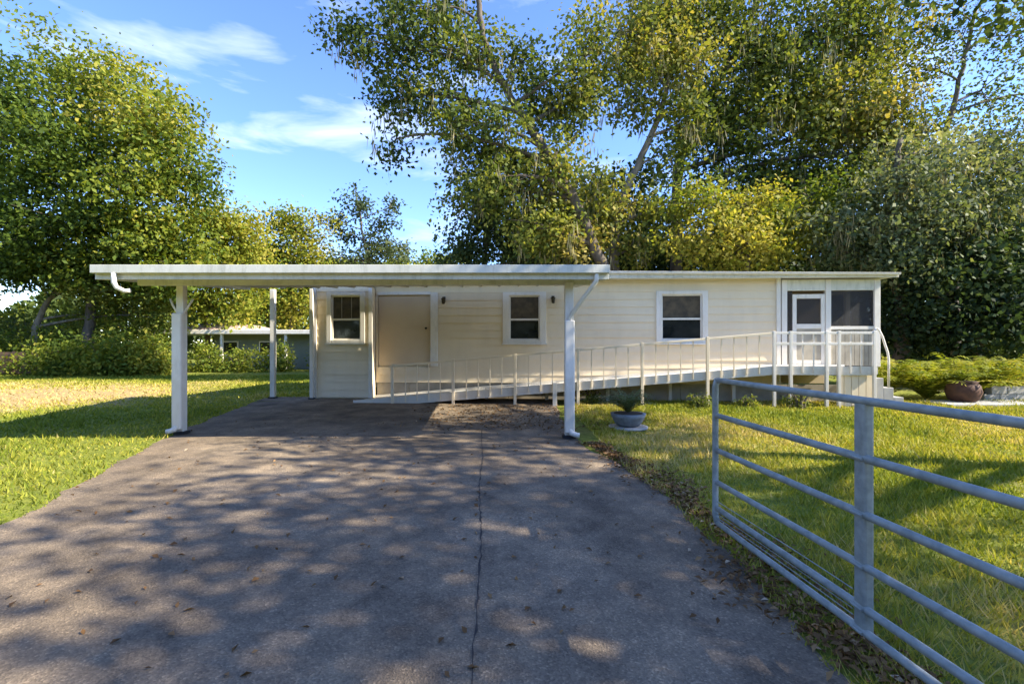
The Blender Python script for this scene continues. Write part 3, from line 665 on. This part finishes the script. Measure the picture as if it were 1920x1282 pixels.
for (pp, Y, sx) in ((1130, 27, 1), (1480, 28, 1), (1780, 25, 1)):
    tree('background_tree', {1130: 'dark background tree low behind the leaning oak', 1480: 'dark background tree low behind the yellow green tree', 1780: 'dark background tree behind the mossy oak at right'}[pp],
         [gp_(pp, Y)]+tw((pp,560,Y), (pp,470,Y), (pp+10,400,Y)), .22, [lob(pp-90,470,Y,110,60,.45), lob(pp+90,470,Y,110,60,.45), lob(pp,400,Y,130,70,.45), lob(pp+20,540,Y,160,60,.4)], M['dark_leaf'], M['bark'], L=.3, per=20, spread=.5, dens=1.0, tint0=.5, group=G_BACK)
# the near oak at the right whose crown shades the drive; only its hanging twigs reach into the view
nl = []
for (x, y, z, r, h, d) in ((12.0,1.2,9.6,2.6,1.6,1.), (9.2,3.4,9.2,2.3,1.4,1.), (12.5,4.4,10.6,2.6,1.6,1.), (10.4,6.2,10.0,2.2,1.3,.9), (13.4,7.4,10.6,2.2,1.4,.9), (12.4,9.4,10.4,1.9,1.1,.8), (14.6,2.8,10.8,2.4,1.5,.9), (9.0,.6,8.6,1.9,1.2,.9), (11.0,-1.6,9.4,2.2,1.4,.9), (15.2,5.6,11.6,2.2,1.4,.9), (9.9,9.6,8.6,1.4,.9,.7), (9.3,2.2,7.3,1.8,1.0,.9), (7.6,4.6,8.2,1.5,.9,.9), (9.2,.2,6.9,1.7,.9,1.2), (10.2,-1.4,7.6,1.6,.9,1.), (8.6,1.0,6.3,1.6,.8,1.2)):
    nl.append((np.array((x, y, z)), r, r, h, .4, d))
tree('shade_oak', 'near oak at the right edge whose twigs hang into the top corner', [(13.2,4.0,0), (13.1,4.0,2.5), (12.8,4.2,5.2), (12.4,4.3,7.6), (12.2,4.4,9.6)], .38, nl, M['oak_leaf'], M['bark'], L=.18, per=22, spread=.36, dens=.85, tint0=.45, gap=.86)

# far-off wood all round the lot, and trees across the road behind
def belt(name, label, x0, x1, y0, y1, h, n, L, mat):
    xs = x0+(x1-x0)*rng.random(n); yy = y0+(y1-y0)*rng.random(n)
    t = xs*.11+yy*.09; top = h*(.72+.2*np.sin(t*1.0)+.16*np.sin(t*2.7+1)+.1*np.sin(t*6.1))
    z = top*rng.random(n)**.75; P = np.stack([xs, yy, z], 1); B = np.zeros_like(P); B[:, 2] = .5
    tn = .42+.14*np.sin(xs*.5+yy*.3)+rng.normal(0, .13, n)
    o = link(name, leaves_mesh(name, P, B, L, tn, mat, aspect=.7)); return tag(o, label, 'woods', kind='stuff')
belt('distant_wood', 'far-off green wood behind the house and lawn', -95, 95, 52, 66, 9.0, 42000, .75, M['oak_leaf'])
belt('distant_wood', 'far-off wood beyond the left hedge', -62, -44, -30, 54, 13.0, 36000, .75, M['oak_leaf'])
belt('distant_wood', 'far-off wood at the right of the lot', 44, 58, -30, 52, 7.0, 22000, .75, M['oak_leaf'])
belt('distant_wood', 'wood across the road behind the viewer', -60, 60, -26, -17, 9.5, 26000, .75, M['oak_leaf'])

# ------------------------------------------------------------------ hedge, fence and neighbour at the left
def bush(name, label, c, rx, ry, h, mat, n, L=.11, tint=.5, group=None, cat='bush', per=20, spread=.17, droop=.2):
    root = thing(name, (c[0], c[1], 0), label, cat, group)
    m = MB()
    for i in range(7):
        t = i*.9+random.random(); m.tube([(c[0]+.08*math.cos(t), c[1]+.08*math.sin(t), 0), (c[0]+rx*.3*math.cos(t), c[1]+ry*.3*math.sin(t), h*.45), (c[0]+rx*.6*math.cos(t), c[1]+ry*.6*math.sin(t), h*.8)], [.03, .022, .01], 5, False)
    m.build('stem', M['bark'], root)
    q = unit(rng.normal(size=(n, 3)))*(rng.random((n, 1))**.35); q[:, 2] = np.abs(q[:, 2])*1.0
    wob = 1+.2*np.sin(q[:, :1]*6+c[0])+.15*np.sin(q[:, 2:]*9+c[1])
    cl = q*np.array([rx, ry, h])*wob; cl[:, 2] = np.maximum(cl[:, 2], .08)
    P = (cl[:, None]+rng.normal(size=(n, per, 3))*spread).reshape(-1, 3); P[:, 2] = np.maximum(P[:, 2], .02)
    T = (tint+rng.normal(0, .12, (n, 1))+rng.normal(0, .1, (n, per))).ravel()
    B = np.repeat(unit(q), per, 0)*.6+np.array([0, 0, .5])
    link('foliage', leaves_mesh('foliage', P, B, L, T, mat, droop=droop), root)
    return root
hb = [(-30.5,24.6,1.9,2.1,.45,'leftmost leafy bush of the hedge along the far lawn'), (-27.2,24.8,1.8,1.9,.6,'leafy hedge bush second from the left edge'), (-24.2,25.0,1.9,2.0,.6,'sunlit hedge bush between the second bush and the round ones'),
      (-21.6,23.6,1.5,1.75,.5,'round hedge bush in front of the brown fence'), (-19.4,23.2,1.5,1.9,.62,'bright hedge bush at the right end of the brown fence'), (-17.8,23.6,1.1,1.55,.75,'last and smallest hedge bush next to the neighbouring house')]
for (x, y, r, h, t, lb) in hb: bush('hedge_bush', lb, (x, y), r, r*.8, h, M['bright_leaf'], 210, .2, t-.05, 'hedge bushes along the far lawn', per=18, spread=.26)
bush('tall_shrub', 'tall shrub between the hedge and the trunk of the broad tree', (-20.5, 26.4), 1.9, 1.4, 3.2, M['bright_leaf'], 260, .2, .45, per=18, spread=.28)
bush('tall_shrub', 'tall dark shrub behind the hedge at the left edge of the lawn', (-27.5, 28), 2.6, 1.6, 3.6, M['oak_leaf'], 320, .22, .5, per=18, spread=.3)
fence = thing('board_fence', (-26, 23.9, 0), 'low brown board fence along the hedge at far left', 'fence')
for i in range(6):
    x0 = -33+i*2.1
    m = MB(); m.box(x0-.05, x0+.05, 23.86, 23.96, 0, 1.2); m.build('fence_post', M['fence'], fence)
    for j in range(4):
        if i < 5:
            m = MB(); m.box(x0+.0, x0+2.08, 23.82, 23.855, .08+.27*j, .08+.27*j+.25+random.uniform(-.01, .01)); m.build('fence_board', M['fence'], fence)
nb = thing('neighbour_house', (-15, 31, 0), 'low neighbouring house with white roof edge seen through the carport', 'house')
m = MB(); m.box(-18.6, -7.2, 30.2, 35, 0, 2.15); m.build('wall', M['nb_wall'], nb)
m = MB(); m.box(-21.6, -6.6, 28.4, 35.5, 2.15, 2.40); r_ = m.build('roof', M['white'], nb, .02)
m = MB(); m.hexa([(-20.6,28.9,2.405), (-16.2,28.9,2.405), (-16.2,35.2,2.405), (-20.6,35.2,2.405), (-19.6,30.6,2.85), (-17.4,30.6,2.85), (-17.4,33.4,2.85), (-19.6,33.4,2.85)]); m.build('hip_roof', M['nb_roof'], r_)
for x in (-21.2, -19.9, -17.2, -13.4, -9.8):
    m = MB(); m.box(x-.07, x+.07, 28.6, 28.74, 0, 2.15); m.build('porch_post', M['white'], nb)
for x in (-17.6, -15.2, -11.4, -9.0):
    m = MB(); m.box(x-.55, x+.55, 30.12, 30.19, .85, 1.75); f_ = m.build('window', M['white'], nb)
    m = MB(); m.box(x-.48, x+.48, 30.10, 30.118, .92, 1.68); m.build('pane', M['glass'], f_)
bush('shrub', 'sunlit shrub before the neighbouring house just left of the slim back post', (-15.0, 26.6), 1.0, .8, 1.25, M['bright_leaf'], 100, .17, .6, per=16)
bush('shrub', 'low shrub before the neighbouring house beside the house corner', (-9.2, 26.8), 1.0, .8, 1.2, M['bright_leaf'], 100, .17, .6, per=16)
bush('shrub', 'broad shrub hiding the left end of the neighbouring house', (-17.0, 27.0), 1.2, .9, 1.5, M['bright_leaf'], 120, .17, .55, per=16)
bush('shrub', 'loose shrub before the neighbouring house between the carport posts', (-13.2, 27.2), 1.0, .8, 1.5, M['bright_leaf'], 110, .17, .5, per=16)
bush('shrub', 'leafy shrub before the neighbouring house right of the slim back post', (-10.6, 27.6), 1.1, .8, 1.7, M['bright_leaf'], 120, .17, .55, per=16)

# ------------------------------------------------------------------ right garden: ferns, pots, low wall
def fronds(name, label, c, n, length, lift, mat, tint, group=None, z0=0, cat='fern'):
    root = thing(name, (c[0], c[1], z0), label, cat, group); vs, fs, ts = [], [], []
    for i in range(n):
        a_ = random.random()*6.283; el = random.uniform(.5, 1.25); Lf = length*random.uniform(.7, 1.15)
        d = np.array([math.cos(a_), math.sin(a_)]); s = np.array([-d[1], d[0]])
        NQ = 17; pts = []
        for t in np.linspace(0, 1, NQ+1):
            r_ = Lf*t*math.cos(el)*(1+.3*t); z = .04+Lf*math.sin(el)*t*(1-.55*t*t)*lift; pts.append((d[0]*r_, d[1]*r_, z))
        ft = tint+random.gauss(0, .12)
        for j in range(NQ):
            p, q = np.array(pts[j]), np.array(pts[j+1])
            for sd in (-1, 1):
                wl_ = Lf*.17*math.sin(math.pi*(.10+.86*j/NQ))*random.uniform(.75, 1.15); o = len(vs); fw = (q-p)
                a0 = p+fw*.15; tip = p+fw*1.1+np.array([s[0]*sd*wl_, s[1]*sd*wl_, -.22*wl_+random.gauss(0, .012)]); md = (a0+tip)/2
                vs += [tuple(a0), tuple(md+fw*.36), tuple(tip), tuple(md-fw*.22)]; fs.append((o, o+1, o+2, o+3)); ts += [ft+random.gauss(0, .07)]*4
    link('fronds', mesh_np('fronds', np.array(vs), np.array(fs), mat, np.clip(ts, 0, 1)), root); return root
fl = [(10.0,13.0,16,1.1,'tall arching fern nearest to the porch steps'), (10.9,12.7,18,1.2,'bright fern second from the porch steps'), (11.9,12.8,20,1.2,'full fern behind the brown clay pot'),
      (12.8,12.9,20,1.15,'broad yellow green fern right of the clay pot'), (13.7,13.1,18,1.1,'fern at the right edge of the garden bed')]
for (x, y, n, Lf, lb) in fl: fronds('fern', lb, (x, y), n+44, Lf*1.3, 1.45, M['bright_leaf'], .72, 'ferns in the right garden bed')
def pot(name, label, c, prof, mat, cat='pot'):
    root = thing(name, (c[0], c[1], c[2]), label, cat)
    m = MB(); m.lathe(c, prof, 22); m.build('bowl', mat, root, smooth=True)
    rt_ = prof[-1]; m = MB(); m.lathe((c[0], c[1], c[2]+rt_[1]-.03), [(rt_[0]*.9, 0), (rt_[0]*.9, .036), (.02, .05)], 18); m.build('soil', M['soil'], root); return root
pot('clay_pot', 'round dark brown clay pot beside the grey garden path', (11.1, 11.9, .0), [(.16, 0), (.30, .12), (.36, .30), (.32, .46), (.26, .52), (.30, .56), (.27, .56)], M['clay'])
fronds('potted_fern', 'small fern growing in the brown clay pot', (11.1, 11.9), 34, .5, 1.1, M['bright_leaf'], .5, z0=.54)
lw = thing('low_wall', (13.6, 12.1, 0), 'low grey green block wall at the right end of the path', 'wall')
for j in range(2):
    for i in range(8):
        x0 = 12.0+.41*i+(.2 if j else 0); m = MB(); m.box(x0+.004, x0+.402, 12.3+random.uniform(-.01, .01), 12.5, .195*j+.002, .195*(j+1)-.004); m.build('block', M['concrete'], lw, .008)
# low weeds and shrubs along the foot of the ramp
for i, (pxx, vv, r, h, lb) in enumerate(((1110,-.9,.28,.4,'small weed just right of the big carport post under the ramp'), (1310,-1.55,.28,.35,'small weed below the right window at the ramp foot'),
        (1500,-1.6,.35,.45,'low weed in front of the porch landing'), (1400,-1.55,.25,.3,'little weed between the window weed and the landing weed'))):
    q = H(U(pxx, vv), vv, 0); bush('weed_clump', lb, q, r, r*.7, h, M['oak_leaf'], 26, .07, .5, 'weeds at the foot of the ramp', 'weed', 14, .06)
# planter by the right carport post
pot('bowl_planter', 'grey stone bowl planter on pale saucer right of the carport post', (1.98, 8.25, .05), [(.15, 0), (.22, .05), (.28, .16), (.30, .22), (.27, .22)], M['stone'], 'planter')
m = MB(); m.lathe((1.98, 8.25, 0), [(.28, 0), (.33, .02), (.33, .05), (.30, .05)], 22); sc_ = m.build('saucer', M['concrete'], bpy.data.objects['bowl_planter'], smooth=True)
fronds('planter_plant', 'spiky sparse plant growing in the grey bowl planter', (1.98, 8.25), 46, .6, 1.3, M['grey_leaf'], .7, z0=.25, cat='plant')

# ------------------------------------------------------------------ grass and fallen leaves
def inside_drive(x, y, pad=0): return (x > np.interp(y, ys, lx)-pad) & (x < np.interp(y, ys, rx)+pad) & (y < 13.2)
def blades(name, X0, X1, Y0, Y1, n, h, label, tintf, bare=None):
    y = Y0+(Y1-Y0)*rng.random(n)**1.5; x = X0+(X1-X0)*rng.random(n)
    vis = (np.abs(x) < 1.25*y+1.5) & ~inside_drive(x, y, -.03)
    if bare is not None: vis &= rng.random(n) > .9*bare(x, y)
    x, y = x[vis], y[vis]; n = len(x)
    dist = np.hypot(x, y); hh = h*(.4+1.1*rng.random(n)**1.6)*(1+.45*np.sin(x*2.1)*np.sin(y*1.7)+.35*np.sin(x*7.3+y*3)*np.sin(y*6.1)); ww = .0035*np.maximum(1, dist/2.6)*(.7+.6*rng.random(n))
    a_ = rng.random(n)*6.283; ln = hh*(.3+.7*rng.random(n)); b_ = rng.random(n)*6.283
    v = np.zeros((n, 3, 3), np.float32)
    v[:, 0] = np.stack([x-ww*np.cos(a_), y-ww*np.sin(a_), np.zeros(n)], 1); v[:, 1] = np.stack([x+ww*np.cos(a_), y+ww*np.sin(a_), np.zeros(n)], 1)
    v[:, 2] = np.stack([x+ln*np.cos(b_), y+ln*np.sin(b_), hh], 1)
    t = np.clip(tintf(x, y)+rng.normal(0, .14, n), 0, 1)
    o = link(name, mesh_np(name, v.reshape(-1, 3), np.arange(n*3).reshape(n, 3), M['grass'], np.repeat(t, 3)))
    return tag(o, label, 'grass', kind='stuff')
pn = lambda x, y: .15*np.sin(x*.9+.7*np.sin(y*.6))+.13*np.sin(y*1.1+np.sin(x*1.3))+.10*np.sin(x*3.7+2*np.sin(y*2.9))*np.sin(y*4.3)
blades('right_lawn_grass', 1.3, 13, 1.0, 12.2, 230000, .06, 'short yellow green grass of the sunny right lawn', lambda x, y: .70+pn(x, y))
patch = lambda x, y: np.clip(1.35-np.hypot((x+15.5)/7.5, (y-13.8)/5.2)+.5*pn(x*1.7, y*1.7), 0, 1)
blades('left_lawn_grass', -26, -3.4, 2.2, 24, 200000, .05, 'short green grass of the left lawn with a dry patch', lambda x, y: .52+pn(x, y)*.7+.55*patch(x, y), patch)  # base tint below the right lawn's: shade of this side put into blade colour
def litter(n, fx, name, label, size=.05):
    x, y = fx(n); z = np.where(inside_drive(x, y), .030, .012+.03*rng.random(len(x)))
    P = np.stack([x, y, z], 1); B = np.zeros_like(P); B[:, 2] = 3.0
    o = link(name, leaves_mesh(name, P, B, size, rng.beta(1.6, 2.2, len(x)), M['dead_leaf'], fold=.6, aspect=.55)); return tag(o, label, 'leaves', kind='stuff')
def f_edge(n):
    y = .3+6.7*rng.random(n)**1.1; c = np.interp(y, ys, rx); return c+.15+.05*np.sin(y*4)+rng.normal(0, .12, n)*(1+.5*np.sin(y*2.7)), y
litter(4600, f_edge, 'leaf_litter', 'brown fallen leaves along the right edge of the driveway', .046)
def f_port(n):
    y = 8+3.6*rng.random(n); return -1.6+3.6*rng.random(n)+.3*rng.normal(size=n), y
litter(900, f_port, 'leaf_litter', 'fallen leaves drifted under the carport below the ramp', .06)
def f_drive(n):
    y = .8+9*rng.random(n); return np.interp(y, ys, lx)+(np.interp(y, ys, rx)-np.interp(y, ys, lx))*rng.beta(1.4, 1, n), y
litter(420, f_drive, 'leaf_litter', 'single fallen leaves scattered over the driveway', .045)

#print('TRIS', sum(sum(len(p.vertices)-2 for p in me.polygons) if len(me.polygons) < 3000 else len(me.loops)-2*len(me.polygons) for me in bpy.data.meshes))
